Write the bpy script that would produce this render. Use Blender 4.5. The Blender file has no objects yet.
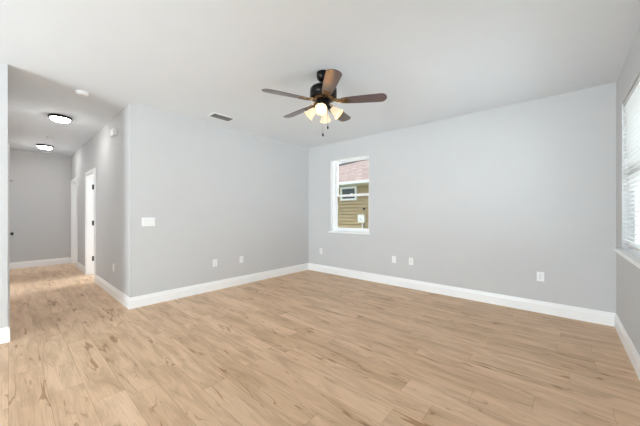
import bpy, bmesh, math, random
from mathutils import Vector, Matrix

S = bpy.context.scene
COL = S.collection
R = math.radians
random.seed(4)

# ------------------------------------------------------------------ camera
H = 2.74                      # ceiling height
cam_d = bpy.data.cameras.new('camera')
cam_d.sensor_width = 36.0
cam_d.lens = 36.0 * 274.0 / 640.0
cam_d.clip_start = 0.03
cam_d.shift_y = 0.5 / 640.0
cam = bpy.data.objects.new('camera', cam_d)
cam.location = (0, 0, 1.268)
cam.rotation_euler = (R(90), 0, R(41.33))
COL.objects.link(cam)
S.camera = cam

# ------------------------------------------------------------------ world, daylight, exposure
W = bpy.data.worlds.new('overcast_sky')
S.world = W
W.use_nodes = True
wn = W.node_tree
bg = wn.nodes['Background']
tc = wn.nodes.new('ShaderNodeTexCoord')
nz = wn.nodes.new('ShaderNodeTexNoise')
nz.inputs['Scale'].default_value = 2.2
nz.inputs['Detail'].default_value = 5
cr = wn.nodes.new('ShaderNodeValToRGB')
cr.color_ramp.elements[0].position = 0.35
cr.color_ramp.elements[0].color = (0.80, 0.90, 1.0, 1)
cr.color_ramp.elements[1].position = 0.6
cr.color_ramp.elements[1].color = (1.0, 1.0, 1.0, 1)
wn.links.new(tc.outputs['Generated'], nz.inputs['Vector'])
wn.links.new(nz.outputs['Fac'], cr.inputs['Fac'])
wn.links.new(cr.outputs['Color'], bg.inputs['Color'])
bg.inputs['Strength'].default_value = 1.7


def area(name, loc, direction, sx, sy, power, color=(1, 1, 1), spread=180):
    d = bpy.data.lights.new(name, 'AREA')
    d.shape = 'RECTANGLE'
    d.size, d.size_y = sx, sy
    d.energy = power
    d.color = color
    d.spread = R(spread)
    o = bpy.data.objects.new(name, d)
    o.location = loc
    o.rotation_euler = Vector(direction).to_track_quat('-Z', 'Y').to_euler()
    COL.objects.link(o)
    return o


# window daylight panels, plus fill lamps added outside unseen openings and above the view
DAY = (0.80, 0.91, 1.0)
area('added_front_fill', (-2.4, -5.75, 1.15), (0, 1, 0.0), 2.8, 2.1, 215, DAY)  # added front fill, outside an unseen door behind the camera
area('added_upward_fill', (-2.2, -5.80, 0.4), (0.08, 1, 0.7), 2.4, 1.0, 340, DAY)  # added lamp tilted up to lift the ceiling, not a known source
area('added_side_fill', (0.75, -2.8, 1.64), (-1, 0, 0.0), 1.5, 1.4, 40, DAY)  # added side fill, outside an unseen window
area('added_side_fill_near', (0.75, -1.2, 1.64), (-1, 0.35, 0.0), 1.5, 1.4, 60, DAY)  # second side fill, added nearer to brighten the left wall
area('daylight_blind_window', (0.95, 3.14, 1.64), (-1, 0, 0), 1.9, 1.5, 50, DAY, 115)
area('added_back_window_fill', (-3.17, 4.88, 2.80), (0.3, -1, -0.75), 1.0, 0.4, 220, DAY)  # added lamp above the view, for a highlight on the floor
area('daylight_bedroom', (-6.95, 4.75, 1.5), (0, -1, -0.12), 1.3, 1.4, 230, DAY)
area('daylight_far_bedroom', (-8.9, 4.75, 1.5), (0, -1, -0.12), 0.9, 1.4, 90, DAY)

sun_d = bpy.data.lights.new('veiled_sun', 'SUN')
sun_d.energy = 1.3
sun_d.angle = R(8)
sun_d.color = (1.0, 0.97, 0.92)
sun = bpy.data.objects.new('veiled_sun', sun_d)
sun.rotation_euler = Vector((0.22, 0.5, -1.0)).to_track_quat('-Z', 'Y').to_euler()
COL.objects.link(sun)

S.view_settings.view_transform = 'Standard'
S.view_settings.look = 'None'
S.view_settings.gamma = 1.0
S.view_settings.use_curve_mapping = False
S.view_settings.exposure = -0.03
S.cycles.max_bounces = 14
S.cycles.diffuse_bounces = 10
S.cycles.transparent_max_bounces = 16
S.cycles.sample_clamp_indirect = 6.0


# ------------------------------------------------------------------ materials
def srgb(r, g, b):
    f = lambda c: (c / 255 / 12.92) if c / 255 <= 0.04045 else ((c / 255 + 0.055) / 1.055) ** 2.4
    return (f(r), f(g), f(b), 1.0)


def mat(name, color, rough=0.5, metal=0.0, var=0.03, scale=12.0, bump=0.0, spec=0.5, coat=0.0,
        emit=None, emit_str=0.0, stretch=(1, 1, 1)):
    m = bpy.data.materials.new(name)
    m.use_nodes = True
    nt = m.node_tree
    b = nt.nodes['Principled BSDF']
    t = nt.nodes.new('ShaderNodeTexCoord')
    mp = nt.nodes.new('ShaderNodeMapping')
    mp.inputs['Scale'].default_value = stretch
    n = nt.nodes.new('ShaderNodeTexNoise')
    n.inputs['Scale'].default_value = scale
    n.inputs['Detail'].default_value = 4
    r = nt.nodes.new('ShaderNodeValToRGB')
    c = color
    r.color_ramp.elements[0].position = 0.3
    r.color_ramp.elements[1].position = 0.7
    r.color_ramp.elements[0].color = (c[0] * (1 - var), c[1] * (1 - var), c[2] * (1 - var), 1)
    r.color_ramp.elements[1].color = (min(1, c[0] * (1 + var)), min(1, c[1] * (1 + var)), min(1, c[2] * (1 + var)), 1)
    nt.links.new(t.outputs['Object'], mp.inputs['Vector'])
    nt.links.new(mp.outputs['Vector'], n.inputs['Vector'])
    nt.links.new(n.outputs['Fac'], r.inputs['Fac'])
    nt.links.new(r.outputs['Color'], b.inputs['Base Color'])
    b.inputs['Roughness'].default_value = rough
    b.inputs['Metallic'].default_value = metal
    b.inputs['Specular IOR Level'].default_value = spec
    b.inputs['Coat Weight'].default_value = coat
    b.inputs['Coat Roughness'].default_value = 0.32
    b.inputs['Coat IOR'].default_value = 1.75
    if bump > 0:
        bp = nt.nodes.new('ShaderNodeBump')
        bp.inputs['Strength'].default_value = bump
        bp.inputs['Distance'].default_value = 0.002
        n2 = nt.nodes.new('ShaderNodeTexNoise')
        n2.inputs['Scale'].default_value = 160
        nt.links.new(t.outputs['Object'], n2.inputs['Vector'])
        nt.links.new(n2.outputs['Fac'], bp.inputs['Height'])
        nt.links.new(bp.outputs['Normal'], b.inputs['Normal'])
    if emit:
        b.inputs['Emission Color'].default_value = emit
        b.inputs['Emission Strength'].default_value = emit_str
    return m


M = {}
M['wall'] = mat('grey_wall_paint', (0.607, 0.607, 0.609), 0.75, var=0.008, scale=3, bump=0.08, spec=0.3)
M['ceiling'] = mat('white_ceiling_paint', (0.765, 0.795, 0.825), 0.9, var=0.006, scale=4, bump=0.12, spec=0.2)
M['trim'] = mat('white_trim_gloss', (0.93, 0.93, 0.93), 0.35, var=0.008, scale=5)
M['vinyl'] = mat('white_vinyl', (0.91, 0.91, 0.91), 0.4, var=0.01)
M['plastic'] = mat('white_plastic', (0.88, 0.88, 0.88), 0.35, var=0.01)
M['slot'] = mat('dark_slot', (0.03, 0.03, 0.03), 0.6)
M['shade_grey'] = mat('grey_plastic', (0.55, 0.55, 0.55), 0.5)
M['black_metal'] = mat('matte_black_metal', (0.015, 0.015, 0.016), 0.4, 0.6)
M['bronze'] = mat('oil_rubbed_bronze', (0.018, 0.014, 0.013), 0.28, 0.7, var=0.25)
M['gold'] = mat('antique_gold_bracket', (0.22, 0.125, 0.055), 0.3, 0.85, var=0.45, scale=40)
M['steel'] = mat('dark_louvre_metal', (0.22, 0.22, 0.22), 0.5, 0.2)
M['blade'] = mat('mahogany_blade', (0.075, 0.033, 0.036), 0.4, var=0.35, scale=5, coat=1.0, stretch=(2, 26, 8))
M['frost'] = mat('frosted_shade_glass', (0.34, 0.29, 0.20), 0.35, emit=(1.0, 0.83, 0.58, 1), emit_str=0.78)
M['bulb'] = mat('warm_bulb', (1, 0.95, 0.85), 0.4, emit=(1.0, 0.46, 0.07, 1), emit_str=190)
M['dome'] = mat('glowing_dome_glass', (0.9, 0.9, 0.9), 0.3, emit=(1.0, 0.985, 0.95, 1), emit_str=48)
M['siding'] = mat('tan_lap_siding', srgb(178, 159, 124), 0.75, var=0.14, scale=3, stretch=(0.25, 1, 5.5))
M['ridge'] = mat('dark_ridge_cap', srgb(92, 96, 92), 0.8)
M['gutter'] = mat('pale_gutter', srgb(226, 228, 230), 0.5)
M['dark_pane'] = mat('dark_window_pane', srgb(62, 72, 78), 0.12, spec=0.6)
M['grass'] = mat('lawn_ground', srgb(120, 128, 84), 0.95, var=0.3, scale=20)
M['box_white'] = mat('white_enclosure', srgb(245, 245, 245), 0.4)
M['slat'] = mat('white_blind_slat', (0.70, 0.69, 0.67), 0.4, var=0.01)


def glass_mat():
    m = bpy.data.materials.new('window_glass')
    m.use_nodes = True
    nt = m.node_tree
    nt.nodes.remove(nt.nodes['Principled BSDF'])
    out = nt.nodes['Material Output']
    tr = nt.nodes.new('ShaderNodeBsdfTransparent')
    nz_ = nt.nodes.new('ShaderNodeTexNoise')
    nz_.inputs['Scale'].default_value = 2
    rp = nt.nodes.new('ShaderNodeValToRGB')
    rp.color_ramp.elements[0].color = (0.95, 0.97, 0.96, 1)
    rp.color_ramp.elements[1].color = (0.98, 0.99, 0.985, 1)
    nt.links.new(nz_.outputs['Fac'], rp.inputs['Fac'])
    nt.links.new(rp.outputs['Color'], tr.inputs['Color'])
    gl = nt.nodes.new('ShaderNodeBsdfGlossy')
    gl.inputs['Roughness'].default_value = 0.02
    fr = nt.nodes.new('ShaderNodeFresnel')
    fr.inputs['IOR'].default_value = 1.4
    mx = nt.nodes.new('ShaderNodeMixShader')
    nt.links.new(fr.outputs['Fac'], mx.inputs['Fac'])
    nt.links.new(tr.outputs[0], mx.inputs[1])
    nt.links.new(gl.outputs[0], mx.inputs[2])
    nt.links.new(mx.outputs[0], out.inputs['Surface'])
    return m


M['glass'] = glass_mat()


def math_node(nt, op, a, b=None):
    n = nt.nodes.new('ShaderNodeMath')
    n.operation = op
    for i, v in enumerate((a, b)):
        if v is None:
            continue
        if isinstance(v, (int, float)):
            n.inputs[i].default_value = v
        else:
            nt.links.new(v, n.inputs[i])
    return n.outputs[0]


def floor_mat():
    m = bpy.data.materials.new('light_oak_planks')
    m.use_nodes = True
    nt = m.node_tree
    b = nt.nodes['Principled BSDF']
    t = nt.nodes.new('ShaderNodeTexCoord')
    sp = nt.nodes.new('ShaderNodeSeparateXYZ')
    nt.links.new(t.outputs['Object'], sp.inputs[0])
    x, y = sp.outputs['X'], sp.outputs['Y']
    PW, PL = 0.185, 1.25
    ry = math_node(nt, 'DIVIDE', y, PW)
    row = math_node(nt, 'FLOOR', ry)
    wn1 = nt.nodes.new('ShaderNodeTexWhiteNoise')
    wn1.noise_dimensions = '1D'
    nt.links.new(row, wn1.inputs['W'])
    off = math_node(nt, 'MULTIPLY', wn1.outputs['Value'], PL)
    rx = math_node(nt, 'DIVIDE', math_node(nt, 'ADD', x, off), PL)
    colm = math_node(nt, 'FLOOR', rx)
    idc = nt.nodes.new('ShaderNodeCombineXYZ')
    nt.links.new(row, idc.inputs[0])
    nt.links.new(colm, idc.inputs[1])
    wn2 = nt.nodes.new('ShaderNodeTexWhiteNoise')
    wn2.noise_dimensions = '2D'
    nt.links.new(idc.outputs[0], wn2.inputs['Vector'])
    rnd = wn2.outputs['Value']
    # seams
    fy = math_node(nt, 'FRACT', ry)
    fx = math_node(nt, 'FRACT', rx)
    ey = math_node(nt, 'MINIMUM', fy, math_node(nt, 'SUBTRACT', 1.0, fy))
    ex = math_node(nt, 'MINIMUM', fx, math_node(nt, 'SUBTRACT', 1.0, fx))
    sy = math_node(nt, 'LESS_THAN', ey, 0.0075)
    sx = math_node(nt, 'LESS_THAN', ex, 0.0011)
    seam = math_node(nt, 'MAXIMUM', sy, sx)
    # grain, every plank reads another slice of the noise
    w = math_node(nt, 'MULTIPLY', rnd, 40.0)

    def grain(scale, sx_, sy_, detail, dist=0.0):
        mp = nt.nodes.new('ShaderNodeMapping')
        mp.inputs['Scale'].default_value = (sx_, sy_, 1)
        nt.links.new(t.outputs['Object'], mp.inputs['Vector'])
        n = nt.nodes.new('ShaderNodeTexNoise')
        n.noise_dimensions = '4D'
        n.inputs['Scale'].default_value = scale
        n.inputs['Detail'].default_value = detail
        n.inputs['Roughness'].default_value = 0.6
        n.inputs['Distortion'].default_value = dist
        nt.links.new(mp.outputs[0], n.inputs['Vector'])
        nt.links.new(w, n.inputs['W'])
        return n.outputs['Fac']

    fine = grain(7, 0.7, 38, 4, 0.1)
    broad = grain(2.6, 0.7, 4.2, 3, 0.9)
    knot = grain(3.4, 0.8, 2.6, 2, 1.2)
    # thin wandering cracks along the grain: the zero line of a stretched noise, broken up by another
    crack = math_node(nt, 'ABSOLUTE', math_node(nt, 'SUBTRACT', grain(1.8, 0.7, 6.0, 2, 0.35), 0.5))
    gate = grain(1.9, 0.8, 3.0, 2, 0.5)
    crack = math_node(nt, 'ADD', crack, math_node(nt, 'MULTIPLY', math_node(nt, 'SUBTRACT', 0.56, gate), 0.14))

    def ramp(fac, p0, c0, p1, c1):
        r = nt.nodes.new('ShaderNodeValToRGB')
        r.color_ramp.elements[0].position = p0
        r.color_ramp.elements[0].color = c0
        r.color_ramp.elements[1].position = p1
        r.color_ramp.elements[1].color = c1
        nt.links.new(fac, r.inputs['Fac'])
        return r.outputs['Color']

    def mix(mode, fac, a, bb):
        n = nt.nodes.new('ShaderNodeMix')
        n.data_type = 'RGBA'
        n.blend_type = mode
        if isinstance(fac, (int, float)):
            n.inputs['Factor'].default_value = fac
        else:
            nt.links.new(fac, n.inputs['Factor'])
        nt.links.new(a, n.inputs['A'])
        nt.links.new(bb, n.inputs['B'])
        return n.outputs['Result']

    tint = ramp(rnd, 0.0, (0.665, 0.462, 0.298, 1), 1.0, (0.75, 0.54, 0.366, 1))
    g1 = ramp(fine, 0.34, (0.86, 0.83, 0.80, 1), 0.62, (1.04, 1.04, 1.04, 1))
    g2 = ramp(broad, 0.32, (0.78, 0.73, 0.68, 1), 0.58, (1.06, 1.07, 1.08, 1))
    g3 = ramp(knot, 0.22, (0.52, 0.42, 0.33, 1), 0.33, (1, 1, 1, 1))
    g4 = ramp(crack, 0.0, (0.60, 0.49, 0.40, 1), 0.012, (1, 1, 1, 1))
    c = mix('MULTIPLY', 1.0, tint, g1)
    c = mix('MULTIPLY', 1.0, c, g2)
    c = mix('MULTIPLY', 0.85, c, g3)
    c = mix('MULTIPLY', 0.9, c, g4)
    dk = nt.nodes.new('ShaderNodeRGB')
    dk.outputs[0].default_value = (0.72, 0.66, 0.60, 1)
    sd = mix('MULTIPLY', 1.0, c, dk.outputs[0])
    c = mix('MIX', seam, c, sd)
    nt.links.new(c, b.inputs['Base Color'])
    b.inputs['Specular IOR Level'].default_value = 0.30
    rr = nt.nodes.new('ShaderNodeMapRange')
    rr.inputs['To Min'].default_value = 0.36
    rr.inputs['To Max'].default_value = 0.50
    nt.links.new(fine, rr.inputs['Value'])
    nt.links.new(rr.outputs[0], b.inputs['Roughness'])
    bp = nt.nodes.new('ShaderNodeBump')
    bp.inputs['Strength'].default_value = 0.15
    bp.inputs['Distance'].default_value = 0.001
    hgt = math_node(nt, 'SUBTRACT', fine, seam)
    nt.links.new(hgt, bp.inputs['Height'])
    nt.links.new(bp.outputs[0], b.inputs['Normal'])
    return m


M['floor'] = floor_mat()


def shingle_mat():
    m = bpy.data.materials.new('weathered_shingles')
    m.use_nodes = True
    nt = m.node_tree
    b = nt.nodes['Principled BSDF']
    t = nt.nodes.new('ShaderNodeTexCoord')
    sp = nt.nodes.new('ShaderNodeSeparateXYZ')
    cm = nt.nodes.new('ShaderNodeCombineXYZ')
    nt.links.new(t.outputs['Object'], sp.inputs[0])
    nt.links.new(sp.outputs['X'], cm.inputs[0])
    nt.links.new(sp.outputs['Z'], cm.inputs[1])
    br = nt.nodes.new('ShaderNodeTexBrick')
    br.inputs['Color1'].default_value = srgb(196, 174, 170)
    br.inputs['Color2'].default_value = srgb(168, 150, 147)
    br.inputs['Mortar'].default_value = srgb(118, 102, 100)
    br.inputs['Scale'].default_value = 1.0
    br.inputs['Brick Width'].default_value = 0.34
    br.inputs['Row Height'].default_value = 0.115
    br.inputs['Mortar Size'].default_value = 0.008
    nt.links.new(cm.outputs[0], br.inputs['Vector'])
    nt.links.new(br.outputs['Color'], b.inputs['Base Color'])
    b.inputs['Roughness'].default_value = 0.95
    return m


M['shingle'] = shingle_mat()


# ------------------------------------------------------------------ mesh helpers
def box(bm, x0, x1, y0, y1, z0, z1, mtx=None):
    vs = [bm.verts.new(v) for v in ((x0, y0, z0), (x1, y0, z0), (x1, y1, z0), (x0, y1, z0),
                                    (x0, y0, z1), (x1, y0, z1), (x1, y1, z1), (x0, y1, z1))]
    for f in ((3, 2, 1, 0), (4, 5, 6, 7), (0, 1, 5, 4), (1, 2, 6, 5), (2, 3, 7, 6), (3, 0, 4, 7)):
        bm.faces.new([vs[i] for i in f])
    if mtx:
        bmesh.ops.transform(bm, matrix=mtx, verts=vs)
    return vs


def prism(bm, pts, z0, z1, mtx=None):
    lo = [bm.verts.new((p[0], p[1], z0)) for p in pts]
    hi = [bm.verts.new((p[0], p[1], z1)) for p in pts]
    n = len(pts)
    bm.faces.new(lo[::-1])
    bm.faces.new(hi)
    for i in range(n):
        bm.faces.new((lo[i], lo[(i + 1) % n], hi[(i + 1) % n], hi[i]))
    if mtx:
        bmesh.ops.transform(bm, matrix=mtx, verts=lo + hi)


def lathe(bm, prof, seg=40, mtx=None, cap=True):
    rings = []
    allv = []
    for r, z in prof:
        if r < 1e-6:
            v = bm.verts.new((0, 0, z))
            rings.append([v])
            allv.append(v)
        else:
            ring = [bm.verts.new((r * math.cos(2 * math.pi * k / seg), r * math.sin(2 * math.pi * k / seg), z)) for k in range(seg)]
            rings.append(ring)
            allv += ring
    for a, b in zip(rings, rings[1:]):
        for k in range(seg):
            k2 = (k + 1) % seg
            if len(a) == 1 and len(b) == 1:
                continue
            if len(a) == 1:
                bm.faces.new((a[0], b[k], b[k2]))
            elif len(b) == 1:
                bm.faces.new((a[k], a[k2], b[0]))
            else:
                bm.faces.new((a[k], a[k2], b[k2], b[k]))
    if cap:
        for ring, rev in ((rings[0], True), (rings[-1], False)):
            if len(ring) > 1:
                bm.faces.new(ring[::-1] if rev else ring)
    if mtx:
        bmesh.ops.transform(bm, matrix=mtx, verts=allv)


def tube(bm, pts, r, seg=10):
    pts = [Vector(p) for p in pts]
    prev = None
    rings = []
    for i, p in enumerate(pts):
        d = (pts[min(i + 1, len(pts) - 1)] - pts[max(i - 1, 0)]).normalized()
        u = d.cross(Vector((0, 0, 1)))
        if u.length < 1e-4:
            u = Vector((1, 0, 0))
        u.normalize()
        v = d.cross(u).normalized()
        rings.append([bm.verts.new(p + r * (math.cos(2 * math.pi * k / seg) * u + math.sin(2 * math.pi * k / seg) * v)) for k in range(seg)])
    for a, b in zip(rings, rings[1:]):
        for k in range(seg):
            bm.faces.new((a[k], a[(k + 1) % seg], b[(k + 1) % seg], b[k]))
    bm.faces.new(rings[0][::-1])
    bm.faces.new(rings[-1])


def obj(name, bm, m, parent=None, smooth=False, bevel=0.0, loc=None, rot=None):
    bmesh.ops.recalc_face_normals(bm, faces=bm.faces)
    me = bpy.data.meshes.new(name)
    bm.to_mesh(me)
    bm.free()
    me.materials.append(M[m] if isinstance(m, str) else m)
    o = bpy.data.objects.new(name, me)
    COL.objects.link(o)
    if parent:
        o.parent = parent
    if loc:
        o.location = loc
    if rot:
        o.rotation_euler = rot
    if smooth:
        for p in me.polygons:
            p.use_smooth = True
        me.set_sharp_from_angle(angle=R(35))
    if bevel > 0:
        md = o.modifiers.new('bevel', 'BEVEL')
        md.width = bevel
        md.segments = 2
        md.limit_method = 'ANGLE'
    return o


def boxes(*bs):
    bm = bmesh.new()
    for b in bs:
        box(bm, *b)
    return bm


def struct(name, bm, m, **k):
    o = obj(name, bm, m, **k)
    o['kind'] = 'structure'
    return o


def thing(name, label, cat, loc, rotz=0.0, group=None):
    o = bpy.data.objects.new(name, None)
    o.empty_display_size = 0.1
    COL.objects.link(o)
    o.location = loc
    o.rotation_euler = (0, 0, rotz)
    o['label'] = label
    o['category'] = cat
    if group:
        o['group'] = group
    return o


def dup(root, loc, rotz, label):
    r = root.copy()
    COL.objects.link(r)
    r.location = loc
    r.rotation_euler = (0, 0, rotz)
    r['label'] = label
    for ch in list(root.children):
        c = ch.copy()
        COL.objects.link(c)
        c.parent = r
        for g in list(ch.children):
            d = g.copy()
            COL.objects.link(d)
            d.parent = c
    return r


# ------------------------------------------------------------------ the shell
XL, XR, YB, YF = -4.30, 0.465, 4.495, -5.5     # living room faces
HY1, HY0, HX = 1.063, -0.005, -9.42            # hall faces
XS = -4.10                                     # face of the wall left of the hall mouth
W1 = (-3.655, -2.72, 0.90, 2.385)              # back window opening x0 x1 z0 z1
W2 = (2.20, 4.105, 0.912, 2.385)                # right window opening y0 y1 z0 z1
D1 = (-7.34, -6.50)
D2 = (-9.34, -8.50)
DH = 2.04
L1 = (-5.85, -5.05)                            # closed doors in the hall's left wall
L2 = (-7.16, -6.36)

struct('floor', boxes((-9.60, 0.62, -5.65, 4.65, -0.12, 0.0)), 'floor')
struct('ceiling', boxes((-9.60, 0.62, -5.65, 4.65, H, H + 0.12)), 'ceiling')

struct('wall_left', boxes((XL - 0.12, XL, HY1, YB, 0, H)), 'wall')
struct('wall_back', boxes((-9.6, W1[0], YB, YB + 0.15, 0, W1[2]), (W1[1], XR + 0.15, YB, YB + 0.15, 0, H),
                          (W1[0], W1[1], YB, YB + 0.15, 0, W1[2]), (W1[0], W1[1], YB, YB + 0.15, W1[3], H),
                          (-6.3, W1[0], YB, YB + 0.15, W1[2], H), (-9.6, -9.35, YB, YB + 0.15, W1[2], H),
                          (-8.45, -7.6, YB, YB + 0.15, W1[2], H), (-9.35, -8.45, YB, YB + 0.15, 2.3, H),
                          (-7.6, -6.3, YB, YB + 0.15, 2.3, H)), 'wall')
struct('wall_right', boxes((XR, XR + 0.15, YF, -3.6, 0, H), (XR, XR + 0.15, -0.4, W2[0], 0, H), (XR, XR + 0.15, W2[1], YB, 0, H),
                           (XR, XR + 0.15, W2[0], W2[1], 0, W2[2]), (XR, XR + 0.15, W2[0], W2[1], W2[3], H),
                           (XR, XR + 0.15, -3.6, -0.4, 0, 0.9), (XR, XR + 0.15, -3.6, -0.4, 2.385, H)), 'wall')
struct('wall_front', boxes((XS - 0.12, -3.8, YF - 0.12, YF, 0, H), (-1.0, XR + 0.15, YF - 0.12, YF, 0, H),
                           (-3.8, -1.0, YF - 0.12, YF, 2.15, H)), 'wall')
struct('wall_entry', boxes((XS - 0.12, XS, YF, HY0, 0, H)), 'wall')
struct('wall_hall_left', boxes((HX, L2[0], HY0 - 0.12, HY0, 0, H), (L2[1], L1[0], HY0 - 0.12, HY0, 0, H),
                               (L1[1], XS - 0.12, HY0 - 0.12, HY0, 0, H), (L2[0], L2[1], HY0 - 0.12, HY0, DH, H),
                               (L1[0], L1[1], HY0 - 0.12, HY0, DH, H)), 'wall')
struct('wall_hall_right', boxes((HX, D2[0], HY1, HY1 + 0.12, 0, H), (D2[1], D1[0], HY1, HY1 + 0.12, 0, H),
                                (D1[1], XL - 0.12, HY1, HY1 + 0.12, 0, H), (D2[0], D2[1], HY1, HY1 + 0.12, DH, H),
                                (D1[0], D1[1], HY1, HY1 + 0.12, DH, H)), 'wall')
struct('wall_hall_end', boxes((HX - 0.12, HX, HY0 - 0.12, YB, 0, H)), 'wall')
struct('wall_bedroom', boxes((-7.97, -7.87, HY1 + 0.12, YB, 0, H), (-5.3, -5.2, HY1 + 0.12, YB, 0, H)), 'wall')


BH, BT = 0.150, 0.016
BPROF = [(0, 0), (BT, 0), (BT, BH - 0.045), (BT - 0.003, BH - 0.036), (BT - 0.006, BH - 0.022), (BT - 0.008, BH - 0.006), (0.004, BH), (0, BH)]


def baseboard(name, segs):
    """segs: list of (p0, p1, n) in plan, n = direction into the room"""
    bm = bmesh.new()
    for seg in segs:
        p0, p1, n = seg[:3]
        m0, m1 = seg[3:] if len(seg) > 3 else (0, 0)      # mitres: +1 inside corner, -1 outside corner
        t = (Vector(p1) - Vector(p0)).normalized()
        a = [bm.verts.new((p0[0] + n[0] * d + t.x * m0 * d, p0[1] + n[1] * d + t.y * m0 * d, z)) for d, z in BPROF]
        b = [bm.verts.new((p1[0] + n[0] * d - t.x * m1 * d, p1[1] + n[1] * d - t.y * m1 * d, z)) for d, z in BPROF]
        k = len(BPROF)
        for i in range(k):
            bm.faces.new((a[i], a[(i + 1) % k], b[(i + 1) % k], b[i]))
        bm.faces.new(a)
        bm.faces.new(b[::-1])
    return struct(name, bm, 'trim')


CW, CT = 0.072, 0.016       # door casing
baseboard('baseboard_left', [((XL, HY1), (XL, YB), (1, 0), -1, 1)])
baseboard('baseboard_back', [((XL, YB), (XR, YB), (0, -1), 1, 1)])
baseboard('baseboard_right', [((XR, YF), (XR, YB), (-1, 0), 1, 1)])
baseboard('baseboard_entry', [((XS, YF), (XS, HY0), (1, 0), 1, -1)])
baseboard('baseboard_hall_right', [((XL, HY1), (D1[1] + CW, HY1), (0, -1), -1, 0), ((D1[0] - CW, HY1), (D2[1] + CW, HY1), (0, -1))])
baseboard('baseboard_hall_left', [((XS, HY0), (L1[1] + CW, HY0), (0, 1), -1, 0), ((L1[0] - CW, HY0), (L2[1] + CW, HY0), (0, 1)),
                                  ((L2[0] - CW, HY0), (HX, HY0), (0, 1))])
baseboard('baseboard_hall_end', [((HX, HY0), (HX, HY1), (1, 0))])
baseboard('baseboard_front', [((XS, YF), (-3.8, YF), (0, 1)), ((-1.0, YF), (XR, YF), (0, 1))])


# ------------------------------------------------------------------ doors of the hall
def casing_bm(x0, x1, yface, s, far_w=CW):
    """flat casing on a wall face y = yface, standing out by s*CT"""
    ya, yb = sorted((yface, yface + s * CT))
    return boxes((x0 - far_w, x0, ya, yb, 0, DH + CW), (x1, x1 + CW, ya, yb, 0, DH + CW), (x0, x1, ya, yb, DH, DH + CW))


def panel_door_bm(w, h, t):
    """slab with two raised panels, local x 0..w, y 0..t"""
    bm = boxes((0, w, 0.006, t - 0.006, 0, h), (0, 0.11, 0, t, 0, h), (w - 0.11, w, 0, t, 0, h), (0.11, w - 0.11, 0, t, 0, 0.22),
               (0.11, w - 0.11, 0, t, h - 0.12, h), (0.11, w - 0.11, 0, t, 0.92, 1.06))
    for z0, z1 in ((0.27, 0.87), (1.11, h - 0.17)):
        box(bm, 0.15, w - 0.15, 0.002, t - 0.002, z0, z1)
    return bm


def knob_bm(t):
    bm = bmesh.new()
    for s, y0 in ((-1, 0.0), (1, t)):
        m = Matrix.Translation((0, y0, 0)) @ Matrix.Rotation(R(90) * -s, 4, 'X')
        lathe(bm, [(0.0, 0), (0.032, 0), (0.030, 0.007), (0.011, 0.011), (0.010, 0.034), (0.022, 0.040), (0.029, 0.052), (0.026, 0.064), (0.0, 0.070)], 20, m)
    return bm


def cased_opening(name, x0, x1, hinge_z):
    t = 0.018
    d = struct(name, boxes((x0, x0 + t, HY1 - 0.002, HY1 + 0.122, 0, DH), (x1 - t, x1, HY1 - 0.002, HY1 + 0.122, 0, DH),
                           (x0 + t, x1 - t, HY1 - 0.002, HY1 + 0.122, DH - t, DH)), 'trim')
    obj('casing', casing_bm(x0, x1, HY1, -1), 'trim', d)
    obj('casing', casing_bm(x0, x1, HY1 + 0.12, 1), 'trim', d)
    slab = obj('door_panel', panel_door_bm(x1 - x0 - 2 * t - 0.006, DH - t - 0.015, 0.035), 'trim', d,
               loc=(x0 + t + 0.004, HY1 + 0.142, 0.01), rot=(0, 0, R(93)))
    slab.location.x += 0.035
    obj('knob', knob_bm(0.035), 'black_metal', slab, smooth=True, loc=(x1 - x0 - 0.11, 0, 0.92))
    for z in hinge_z:
        h = boxes((x0 + t, x0 + t + 0.004, HY1 + 0.085, HY1 + 0.122, z - 0.05, z + 0.05))
        lathe(h, [(0.009, z - 0.052), (0.009, z + 0.052)], 12, Matrix.Translation((x0 + t + 0.008, HY1 + 0.124, 0)))
        hg = obj('hinge', h, 'black_metal', d)
        hg['label'] = 'matte black hinge'
    return d


cased_opening('door_1', D1[0], D1[1], (1.82, 1.07, 0.33))
cased_opening('door_2', D2[0], D2[1], ())


def closed_door(name, x0, x1, knob_x, hinge_stop=False):
    t = 0.018
    d = struct(name, boxes((x0, x0 + t, HY0 - 0.122, HY0 + 0.001, 0, DH), (x1 - t, x1, HY0 - 0.122, HY0 + 0.001, 0, DH),
                           (x0 + t, x1 - t, HY0 - 0.122, HY0 + 0.001, DH - t, DH)), 'trim')
    obj('casing', casing_bm(x0, x1, HY0, 1), 'trim', d)
    w = x1 - x0 - 2 * t - 0.006
    slab = obj('door_panel', panel_door_bm(w, DH - t - 0.015, 0.035), 'trim', d, loc=(x0 + t + 0.003, HY0 - 0.040, 0.01))
    if knob_x:
        k = obj('knob', knob_bm(0.035), 'black_metal', slab, smooth=True, loc=(knob_x - x0 - t - 0.003, 0, 0.91))
        k['label'] = 'round matte black knob'
    return d


closed_door('door_3', L1[0], L1[1], None)
d4 = closed_door('door_4', L2[0], L2[1], L2[0] + 0.09)
bm = bmesh.new()
tube(bm, [(L2[0] + 0.06, HY0 - 0.004, 1.83), (L2[0] + 0.06, HY0 + 0.055, 1.83)], 0.006)
lathe(bm, [(0.0, 0), (0.02, 0.0), (0.02, 0.006), (0.0, 0.008)], 16, Matrix.Translation((L2[0] + 0.06, HY0 - 0.005, 1.83)) @ Matrix.Rotation(R(-90), 4, 'X'))
obj('coat_hook', bm, 'black_metal', d4)


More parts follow.
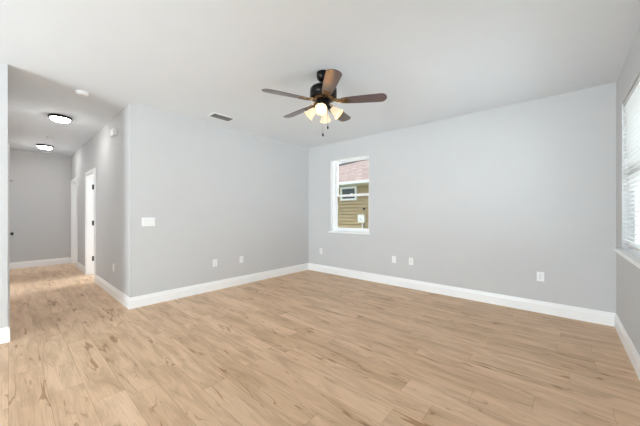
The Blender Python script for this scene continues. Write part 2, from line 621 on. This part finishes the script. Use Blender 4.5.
# ------------------------------------------------------------------ windows
def sash_bm(x0, x1, z0, z1, y0, y1, st, rail_lo, rail_hi):
    return boxes((x0, x0 + st, y0, y1, z0, z1), (x1 - st, x1, y0, y1, z0, z1), (x0 + st, x1 - st, y0, y1, z0, z0 + rail_lo),
                 (x0 + st, x1 - st, y0, y1, z1 - rail_hi, z1))


x0, x1, z0, z1 = W1
zm = 1.635
FL = 0.066                   # left frame jamb, wider than the right one in view
win = struct('window_1', boxes((x0, x0 + FL, YB + 0.085, YB + 0.15, z0, z1), (x1 - 0.03, x1, YB + 0.085, YB + 0.15, z0, z1),
                               (x0 + FL, x1 - 0.03, YB + 0.085, YB + 0.15, z0, z0 + 0.03), (x0 + FL, x1 - 0.03, YB + 0.085, YB + 0.15, z1 - 0.03, z1)), 'vinyl')
obj('reveal', boxes((x0, x0 + 0.004, YB - 0.001, YB + 0.085, z0, z1), (x1 - 0.004, x1, YB - 0.001, YB + 0.085, z0, z1),
                    (x0 + 0.004, x1 - 0.004, YB - 0.001, YB + 0.085, z1 - 0.004, z1)), 'trim', win)
up = obj('upper_sash', sash_bm(x0 + FL, x1 - 0.03, zm - 0.02, z1 - 0.03, YB + 0.12, YB + 0.145, 0.03, 0.035, 0.03), 'vinyl', win, bevel=0.002)
obj('pane', boxes((x0 + FL + 0.03, x1 - 0.06, YB + 0.130, YB + 0.134, zm + 0.015, z1 - 0.06)), 'glass', up)
lo = obj('lower_sash', sash_bm(x0 + FL, x1 - 0.03, z0 + 0.03, zm + 0.025, YB + 0.09, YB + 0.118, 0.035, 0.045, 0.04), 'vinyl', win, bevel=0.002)
obj('pane', boxes((x0 + FL + 0.035, x1 - 0.065, YB + 0.102, YB + 0.106, z0 + 0.075, zm - 0.015)), 'glass', lo)
obj('sash_lock', boxes(((x0 + x1) / 2 - 0.03, (x0 + x1) / 2 + 0.03, YB + 0.092, YB + 0.116, zm + 0.025, zm + 0.04)), 'vinyl', lo, bevel=0.003)
bm = boxes((x0 - 0.02, x1 + 0.05, YB - 0.045, YB, z0 - 0.032, z0), (x0, x1, YB, YB + 0.085, z0 - 0.032, z0 + 0.001))
obj('window_sill', bm, 'trim', win, bevel=0.004)

y0, y1, z0, z1 = W2
win2 = struct('window_2', boxes((XR + 0.085, XR + 0.15, y0, y0 + 0.04, z0, z1), (XR + 0.085, XR + 0.15, y1 - 0.04, y1, z0, z1),
                                (XR + 0.085, XR + 0.15, y0 + 0.04, y1 - 0.04, z0, z0 + 0.05), (XR + 0.085, XR + 0.15, y0 + 0.04, y1 - 0.04, z1 - 0.04, z1),
                                (XR + 0.095, XR + 0.14, y0 + 0.04, y1 - 0.04, 1.61, 1.66), (XR + 0.09, XR + 0.145, 3.12, 3.18, z0 + 0.05, z1 - 0.04)), 'vinyl')
obj('reveal', boxes((XR - 0.001, XR + 0.085, y0, y0 + 0.004, z0, z1), (XR - 0.001, XR + 0.085, y1 - 0.004, y1, z0, z1),
                    (XR - 0.001, XR + 0.085, y0 + 0.004, y1 - 0.004, z1 - 0.004, z1)), 'wall', win2)
obj('pane', boxes((XR + 0.115, XR + 0.119, y0 + 0.04, y1 - 0.04, z0 + 0.05, z1 - 0.04)), 'glass', win2)
obj('window_sill', boxes((XR - 0.050, XR, y0 - 0.065, y1 + 0.065, z0 - 0.035, z0), (XR, XR + 0.085, y0, y1, z0 - 0.035, z0 + 0.001)), 'trim', win2, bevel=0.004)

win3 = struct('unseen_window_3', boxes((XR + 0.085, XR + 0.15, -3.6, -3.56, 0.9, 2.385), (XR + 0.085, XR + 0.15, -0.44, -0.4, 0.9, 2.385),  # unseen window, its opening sized for the added side lamps
                                (XR + 0.085, XR + 0.15, -3.56, -0.44, 0.9, 0.94), (XR + 0.085, XR + 0.15, -3.56, -0.44, 2.345, 2.385)), 'vinyl')
obj('pane', boxes((XR + 0.115, XR + 0.119, -3.56, -0.44, 0.94, 2.345)), 'glass', win3)
door5 = struct('unseen_door_5', boxes((-3.8, -3.74, YF - 0.10, YF - 0.02, 0, 2.15), (-1.06, -1.0, YF - 0.10, YF - 0.02, 0, 2.15),  # unseen patio door, its opening placed for the added front lamps
                               (-2.44, -2.36, YF - 0.10, YF - 0.02, 0.05, 2.09), (-3.74, -1.06, YF - 0.10, YF - 0.02, 2.09, 2.15),
                               (-3.74, -1.06, YF - 0.10, YF - 0.02, 0, 0.05)), 'vinyl')
obj('pane', boxes((-3.74, -2.44, YF - 0.06, YF - 0.055, 0.05, 2.09), (-2.36, -1.06, YF - 0.06, YF - 0.055, 0.05, 2.09)), 'glass', door5)

# blind in the right window
bl = thing('window_blind', 'white horizontal slat blind drawn down over the window on the right wall', 'window blind', (XR, (y0 + y1) / 2, 0.95))
hw = (y1 - y0) / 2 - 0.018
ZB = 0.95
obj('headrail', boxes((0.010, 0.062, -hw, hw, z1 - 0.055 - ZB, z1 - 0.006 - ZB)), 'slat', bl, bevel=0.003)
bm = bmesh.new()
z = 1.0
k = 0
while z < z1 - 0.06:
    m = Matrix.Translation((0.030, 0, z - ZB)) @ Matrix.Rotation(R(15), 4, 'Y')
    pts = [(-0.025, 0.0), (-0.013, 0.0025), (0.0, 0.0034), (0.013, 0.0025), (0.025, 0.0), (0.025, 0.0026), (0.013, 0.0051), (0.0, 0.006), (-0.013, 0.0051), (-0.025, 0.0026)]
    a = [bm.verts.new(m @ Vector((p[0], -hw, p[1]))) for p in pts]
    b = [bm.verts.new(m @ Vector((p[0], hw, p[1]))) for p in pts]
    n = len(pts)
    for i in range(n):
        bm.faces.new((a[i], a[(i + 1) % n], b[(i + 1) % n], b[i]))
    bm.faces.new(a)
    bm.faces.new(b[::-1])
    z += 0.0405
obj('slat_panel', bm, 'slat', bl)
obj('bottom_rail', boxes((0.012, 0.064, -hw, hw, 0.005, 0.028)), 'slat', bl, bevel=0.004)
for yy in (-hw + 0.12, -0.02, hw - 0.12):
    obj('ladder_cord', boxes((0.0105, 0.012, yy - 0.002, yy + 0.002, 0.02, z1 - 0.05 - ZB), (0.0645, 0.066, yy - 0.002, yy + 0.002, 0.02, z1 - 0.05 - ZB)), 'slat', bl)


# ------------------------------------------------------------------ plates on the walls (local: x along wall, -y out of wall)
def plate_bm(w, h, t=0.006):
    bm = bmesh.new()
    a = [(-w / 2, 0, -h / 2), (w / 2, 0, -h / 2), (w / 2, 0, h / 2), (-w / 2, 0, h / 2)]
    b = [(v[0] * (1 - 0.008 / w), -t, v[2] * (1 - 0.008 / h)) for v in a]
    va = [bm.verts.new(v) for v in a]
    vb = [bm.verts.new(v) for v in b]
    bm.faces.new(va)
    bm.faces.new(vb[::-1])
    for i in range(4):
        bm.faces.new((va[i], va[(i + 1) % 4], vb[(i + 1) % 4], vb[i]))
    return bm


def screw_bm(z):
    bm = bmesh.new()
    lathe(bm, [(0.0035, 0), (0.003, 0.0012), (0.0, 0.0016)], 10, Matrix.Translation((0, -0.006, z)) @ Matrix.Rotation(R(90), 4, 'X'))
    return bm


def make_outlet(label, loc, rotz):
    t = thing('wall_outlet', label, 'outlet', loc, rotz, 'power outlets low on the walls')
    obj('cover_plate', plate_bm(0.076, 0.120), 'plastic', t)
    for s in (1, -1):
        pts = []
        for k in range(20):
            an = 2 * math.pi * k / 20
            pts.append((0.0172 * math.cos(an), max(-0.0135, min(0.0135, 0.0172 * math.sin(an)))))
        bm = bmesh.new()
        prism(bm, pts, 0, 0.0025, Matrix.Translation((0, -0.006, s * 0.0195)) @ Matrix.Rotation(R(90), 4, 'X'))
        so = obj('socket', bm, 'plastic', t)
        zc = s * 0.0195
        obj('slot', boxes((-0.0075, -0.0045, -0.0092, -0.0084, zc - 0.002, zc + 0.007), (0.0045, 0.0075, -0.0092, -0.0084, zc - 0.001, zc + 0.006),
                          (-0.0025, 0.0025, -0.0092, -0.0084, zc - 0.010, zc - 0.0055)), 'slot', so)
    obj('screw', screw_bm(0), 'steel', t)
    return t


ROT_L, ROT_B = R(90), 0.0
o1 = make_outlet('white power outlet on the left wall, nearer the hall of two', (XL, 2.258, 0.449), ROT_L)
dup(o1, (XL, 2.759, 0.446), ROT_L, 'white power outlet on the left wall, nearer the fan corner of two')
dup(o1, (-1.904, YB, 0.458), ROT_B, 'white power outlet on the back wall beside a plain plate')
dup(o1, (-0.197, YB, 0.460), ROT_B, 'lone white power outlet at the right end of the back wall')
dup(o1, (-3.924, YB, 0.451), ROT_B, 'small white outlet on the back wall left of the window, near the corner')


def make_blank(label, loc, rotz):
    t = thing('cable_plate', label, 'wall plate', loc, rotz, 'plain plates low on the walls')
    obj('cover_plate', plate_bm(0.076, 0.120), 'plastic', t)
    for s in (1, -1):
        obj('screw', screw_bm(s * 0.042), 'steel', t)
    bm = bmesh.new()
    lathe(bm, [(0.007, 0), (0.006, 0.003), (0.0045, 0.003), (0.0045, 0.009), (0.0, 0.009)], 12, Matrix.Translation((0, -0.006, 0)) @ Matrix.Rotation(R(90), 4, 'X'))
    obj('jack', bm, 'plastic', t)
    return t


b1 = make_blank('plain white wall plate on the back wall, left of an outlet', (-2.214, YB, 0.458), ROT_B)
dup(b1, (-5.135, HY1, 0.44), ROT_B, 'plain white wall plate low on the hall wall near the corner')

# triple rocker switch
sw = thing('light_switch', 'white three gang rocker light switch on the left wall near the hall corner', 'light switch', (XL, 1.285, 1.152), ROT_L)
obj('cover_plate', plate_bm(0.165, 0.120), 'plastic', sw)
for kx in (-0.046, 0.0, 0.046):
    bm = bmesh.new()
    m = Matrix.Translation((kx, -0.006, 0)) @ Matrix.Rotation(R(4), 4, 'X')
    box(bm, -0.0165, 0.0165, -0.004, 0.003, -0.0335, 0.0335, m)
    obj('rocker', bm, 'plastic', sw, bevel=0.001)

# chime box high on the hall wall
ch = thing('door_chime', 'small white chime box mounted high on the hall wall', 'door chime', (-5.03, HY1, 2.475), 0)
obj('cover', boxes((-0.085, 0.085, -0.048, -0.002, -0.050, 0.050)), 'plastic', ch, bevel=0.006)
obj('back_plate', boxes((-0.078, 0.078, -0.004, 0.0, -0.045, 0.045)), 'shade_grey', ch)


# ------------------------------------------------------------------ things on the ceiling
def smoke_alarm(label, loc):
    t = thing('smoke_alarm', label, 'smoke alarm', loc, 0, 'smoke alarms on the hall ceiling')
    bm = bmesh.new()
    lathe(bm, [(0.062, 0.0), (0.062, -0.010), (0.059, -0.012)], 32)
    obj('base', bm, 'plastic', t, smooth=True)
    bm = bmesh.new()
    lathe(bm, [(0.057, -0.011), (0.056, -0.026), (0.049, -0.036), (0.03, -0.040), (0.0, -0.040)], 32)
    obj('cover', bm, 'plastic', t, smooth=True)
    bm = bmesh.new()
    lathe(bm, [(0.0, -0.0395), (0.010, -0.0395), (0.010, -0.0425), (0.0, -0.0425)], 16)
    obj('test_button', bm, 'shade_grey', t)
    return t


s1 = smoke_alarm('round white smoke alarm on the ceiling at the hall mouth', (-4.36, 0.59, H))
dup(s1, (-7.43, 0.533, H), 0, 'round white smoke alarm on the hall ceiling between the two lights')


def flush_light(label, loc):
    t = thing('ceiling_light', label, 'ceiling light', loc, 0, 'flush ceiling lights in the hall')
    bm = bmesh.new()
    lathe(bm, [(0.0, 0.0), (0.128, 0.0), (0.136, -0.008), (0.138, -0.030), (0.134, -0.038), (0.118, -0.038), (0.112, -0.030), (0.0, -0.028)], 48)
    obj('rim', bm, 'bronze', t, smooth=True)
    bm = bmesh.new()
    pr = [(0.116 * math.cos(R(a)), -0.034 - 0.052 * math.sin(R(a))) for a in range(0, 90, 9)] + [(0.0, -0.086)]
    lathe(bm, pr, 48)
    obj('glass_dome', bm, 'dome', t, smooth=True)
    bm = bmesh.new()
    lathe(bm, [(0.0, -0.084), (0.010, -0.085), (0.009, -0.091), (0.005, -0.094), (0.006, -0.099), (0.0, -0.103)], 16)
    obj('finial', bm, 'bronze', t, smooth=True)
    return t


f1 = flush_light('flush dome light with dark rim on the hall ceiling, nearer of two', (-5.71, 0.520, H))
dup(f1, (-8.38, 0.522, H), 0, 'flush dome light with dark rim by the hall end wall, farther of two')

# ceiling register
vt = thing('ceiling_vent', 'white ceiling vent with dark louvres above the left wall', 'vent', (-3.88, 2.147, H), 0)
VW, VL = 0.105, 0.185
obj('frame', boxes((-VW, -VW + 0.035, -VL, VL, -0.008, 0), (VW - 0.035, VW, -VL, VL, -0.008, 0), (-VW + 0.035, VW - 0.035, -VL, -VL + 0.035, -0.008, 0),
                   (-VW + 0.035, VW - 0.035, VL - 0.035, VL, -0.008, 0)), 'plastic', vt, bevel=0.002)
obj('backing', boxes((-VW + 0.035, VW - 0.035, -VL + 0.035, VL - 0.035, -0.0025, -0.0005)), 'slot', vt)
bm = bmesh.new()
for k in range(7):
    xx = -VW + 0.045 + k * 0.020
    box(bm, -0.009, 0.009, -VL + 0.035, VL - 0.035, -0.0007, 0.0007, Matrix.Translation((xx, 0, -0.009)) @ Matrix.Rotation(R(-38), 4, 'Y'))
obj('louvre', bm, 'steel', vt)

# ------------------------------------------------------------------ ceiling fan
FX, FY = -1.87, 2.18
fan = thing('ceiling_fan', 'dark bronze ceiling fan with five mahogany blades and four lit glass shades', 'ceiling fan', (FX, FY, H))
ZBL = 2.438 - H
bm = bmesh.new()
lathe(bm, [(0.0, 0.0), (0.070, 0.0), (0.072, -0.012), (0.070, -0.045), (0.060, -0.072), (0.035, -0.090), (0.018, -0.094), (0.0, -0.094)], 40)
obj('canopy', bm, 'bronze', fan, smooth=True)
bm = bmesh.new()
lathe(bm, [(0.014, -0.08), (0.014, -0.15)], 20)
obj('downrod', bm, 'bronze', fan, smooth=True)
bm = bmesh.new()
lathe(bm, [(0.0, -0.130), (0.045, -0.132), (0.090, -0.142), (0.128, -0.158), (0.140, -0.176), (0.141, -0.232), (0.136, -0.240), (0.141, -0.246), (0.139, -0.262), (0.120, -0.278), (0.080, -0.286), (0.0, -0.288)], 56)
mh = obj('motor_housing', bm, 'bronze', fan, smooth=True)
bm = bmesh.new()
lathe(bm, [(0.120, -0.2785), (0.105, -0.2835), (0.100, -0.2880), (0.085, -0.2875), (0.085, -0.283)], 48, cap=False)
obj('gilt_band', bm, 'gold', mh, smooth=True)
bm = bmesh.new()
lathe(bm, [(0.0, -0.284), (0.060, -0.284), (0.064, -0.300), (0.064, -0.345), (0.072, -0.352), (0.070, -0.368), (0.050, -0.385), (0.028, -0.392), (0.024, -0.410), (0.012, -0.420), (0.0, -0.424)], 40)
obj('switch_housing', bm, 'bronze', fan, smooth=True)

B_R0, B_R1 = 0.185, 0.650


def blade_bm():
    pts = []
    # outline in (r, w)
    pts += [(B_R0, -0.044), (B_R0 + 0.06, -0.053), (0.40, -0.064), (0.585, -0.0700)]
    for a in range(-80, 81, 16):
        pts.append((0.592 + 0.058 * math.cos(R(a)), 0.070 * math.sin(R(a))))
    pts += [(0.585, 0.0700), (0.40, 0.064), (B_R0 + 0.06, 0.053), (B_R0, 0.044)]
    bm = bmesh.new()
    prism(bm, pts, -0.003, 0.003)
    return bm


PITCH = Matrix.Rotation(R(-11), 4, 'X')
for k in range(5):
    ang = R(31.2 + 72 * k)
    bm = blade_bm()
    bmesh.ops.transform(bm, matrix=PITCH, verts=bm.verts)
    bd = obj('blade', bm, 'blade', fan, bevel=0.0015, loc=(0, 0, ZBL), rot=(0, 0, ang))
    bm = bmesh.new()
    # forked bracket under the blade root
    prism(bm, [(0.195, -0.030), (0.225, -0.040), (0.262, -0.036), (0.270, -0.026), (0.240, -0.020), (0.250, -0.008), (0.285, 0.0),
               (0.250, 0.008), (0.240, 0.020), (0.270, 0.026), (0.262, 0.036), (0.225, 0.040), (0.195, 0.030), (0.175, 0.014), (0.175, -0.014)], -0.0085, -0.0030)
    bmesh.ops.transform(bm, matrix=PITCH, verts=bm.verts)
    tube(bm, [(0.085, 0, 0.016), (0.115, 0, 0.013), (0.15, 0, 0.0), (0.19, 0, -0.006)], 0.011)
    for s in (-1, 1):
        tube(bm, [(0.105, s * 0.012, 0.016), (0.135, s * 0.032, 0.008), (0.165, s * 0.034, 0.0 - s * 0.004), (0.20, s * 0.022, -0.007 - s * 0.004)], 0.006, 8)
    br = obj('blade_bracket', bm, 'gold', bd, smooth=True)
    br['label'] = 'antique gold bracket'

SHADE_TILT = 48
for k in range(4):
    ang = R(32.3 + 90 * k)
    rz = Matrix.Rotation(ang, 4, 'Z')
    bm = bmesh.new()
    tube(bm, [rz @ Vector(p) for p in ((0.045, 0, -0.362), (0.068, 0, -0.356), (0.080, 0, -0.362), (0.087, 0, -0.376))], 0.008, 12)
    base = rz @ (Matrix.Translation((0.082, 0, -0.370)) @ Matrix.Rotation(R(-SHADE_TILT), 4, 'Y'))
    # local axis: -z points outward and down
    lathe(bm, [(0.0, 0.004), (0.020, 0.002), (0.025, -0.008), (0.024, -0.024), (0.0, -0.024)], 24, base)
    arm = obj('lamp_arm', bm, 'bronze', fan, smooth=True)
    bm = bmesh.new()
    prof = [(0.0255, -0.008), (0.030, -0.020), (0.037, -0.038), (0.042, -0.058), (0.046, -0.078), (0.054, -0.098), (0.063, -0.110),
            (0.060, -0.1105), (0.051, -0.097), (0.043, -0.078), (0.039, -0.058), (0.034, -0.038), (0.027, -0.020), (0.0235, -0.010)]
    lathe(bm, prof, 36, base, cap=False)
    sh = obj('lamp_shade', bm, 'frost', fan, smooth=True)
    sh['label'] = 'frosted bell glass shade'
    bm = bmesh.new()
    lathe(bm, [(0.0, -0.022), (0.010, -0.024), (0.011, -0.036), (0.017, -0.050), (0.0195, -0.062), (0.016, -0.075), (0.008, -0.081), (0.0, -0.083)], 24, base)
    obj('bulb', bm, 'bulb', sh, smooth=True)

cx_, cy_ = 0.7509, 0.6604
for dx, dz in ((0.045, -0.565), (-0.005, -0.640)):
    px, py = cx_ * dx + 0.03 * 0.66, cy_ * dx - 0.03 * 0.75
    bm = bmesh.new()
    tube(bm, [(px * 0.8, py * 0.8, -0.385), (px, py, -0.40), (px, py, dz)], 0.0016, 6)
    pc = obj('pull_chain', bm, 'gold', fan)
    bm = bmesh.new()
    lathe(bm, [(0.0, 0.004), (0.005, 0.0), (0.009, -0.012), (0.010, -0.022), (0.006, -0.032), (0.0, -0.034)], 16, Matrix.Translation((px, py, dz)))
    obj('fob', bm, 'bronze', pc, smooth=True)

# ------------------------------------------------------------------ outdoors: the house next door and its yard
struct('ground', boxes((-24, 8, 4.66, 26, -0.55, -0.45)), 'grass')
NY = 8.7
nh = thing('neighbor_house', 'tan sided house with a shingle roof outside the back window', 'house', (-7, NY, -0.45))
ox, oy, oz = -7, NY, -0.45
bm = bmesh.new()
NX0, NX1, ZE = -16.0, 2.0, 2.38
z = -0.45
prof = []
while z < ZE:
    prof += [(0.05, z), (0.05, z + 0.032), (-0.03, z + 0.026), (-0.015, min(z + 0.128, ZE))]
    z += 0.128
a = [bm.verts.new((NX0 - ox, p[0], p[1] - oz)) for p in prof]
b = [bm.verts.new((NX1 - ox, p[0], p[1] - oz)) for p in prof]
for i in range(len(prof) - 1):
    bm.faces.new((a[i], a[i + 1], b[i + 1], b[i]))
box(bm, NX0 - ox, NX1 - ox, 0.06, 6.0, 0.0, ZE - oz)
obj('siding_wall', bm, 'siding', nh)
# roof: eave line towards us, sloping ridge line behind
A = Vector((-8.69, 11.39, 3.75))
Bp = Vector((-7.47, 11.95, 3.98))
d = (Bp - A)
P0, P1 = A - d * 4.2, A + d * 4.5
EY, EZ = NY - 0.55, 2.42
bm = bmesh.new()
top = [Vector((NX0 - 0.4, EY, EZ)), Vector((NX1 + 0.4, EY, EZ)), Vector((NX1 + 0.4, P1.y, P1.z)), P1, P0]
back = [Vector((P0.x, P0.y + 4, 2.3)), Vector((P1.x, P1.y + 4, 2.3)), Vector((NX1 + 0.4, P1.y + 4, 2.3))]
off = Vector((ox, oy, oz))
v = [bm.verts.new(p - off) for p in top]
bm.faces.new(v)
w_ = [bm.verts.new(p - off) for p in back]
bm.faces.new((v[4], v[3], w_[1], w_[0]))
bm.faces.new((v[3], v[2], w_[2], w_[1]))
obj('roof', bm, 'shingle', nh)
bm = bmesh.new()
tube(bm, [P0 - off + Vector((0, 0, 0.02)), P1 - off + Vector((0, 0, 0.02))], 0.07, 8)
obj('ridge_cap', bm, 'ridge', nh)
obj('gutter', boxes((NX0 - 0.4 - ox, NX1 + 0.4 - ox, EY - 0.10 - oy, EY + 0.02 - oy, EZ - 0.10 - oz, EZ - oz)), 'gutter', nh, bevel=0.01)
obj('soffit', boxes((NX0 - 0.4 - ox, NX1 + 0.4 - ox, EY + 0.02 - oy, 0.0, EZ - 0.10 - oz, EZ - 0.075 - oz)), 'gutter', nh)
wx0, wx1, wz0, wz1 = -6.52, -5.77, 1.77, 2.29
fr = obj('window_frame', boxes((wx0 - ox, wx0 + 0.07 - ox, -0.08, 0.01, wz0 - oz, wz1 - oz), (wx1 - 0.07 - ox, wx1 - ox, -0.08, 0.01, wz0 - oz, wz1 - oz),
                               (wx0 + 0.07 - ox, wx1 - 0.07 - ox, -0.08, 0.01, wz0 - oz, wz0 + 0.07 - oz), (wx0 + 0.07 - ox, wx1 - 0.07 - ox, -0.08, 0.01, wz1 - 0.07 - oz, wz1 - oz)), 'vinyl', nh)
obj('pane', boxes((wx0 + 0.07 - ox, wx1 - 0.07 - ox, -0.045, -0.042, wz0 + 0.07 - oz, wz1 - 0.07 - oz)), 'dark_pane', fr)
ub = obj('utility_box', boxes((-5.67 - ox, -5.40 - ox, -0.14, -0.005, 0.93 - oz, 1.23 - oz)), 'box_white', nh, bevel=0.01)
obj('latch', boxes((-5.56 - ox, -5.51 - ox, -0.152, -0.14, 1.03 - oz, 1.08 - oz)), 'shade_grey', ub)
bm = bmesh.new()
tube(bm, [(-5.50 - ox, -0.06, 0.93 - oz), (-5.50 - ox, -0.06, 0.0)], 0.03)
obj('conduit', bm, 'gutter', nh, smooth=True)
bm = bmesh.new()
lathe(bm, [(0.0, -0.01), (0.045, -0.01), (0.045, 0.05), (0.0, 0.06)], 20, Matrix.Translation((-5.46 - ox, -0.005, 1.44 - oz)) @ Matrix.Rotation(R(90), 4, 'X'))
obj('dryer_vent', bm, 'slot', nh)
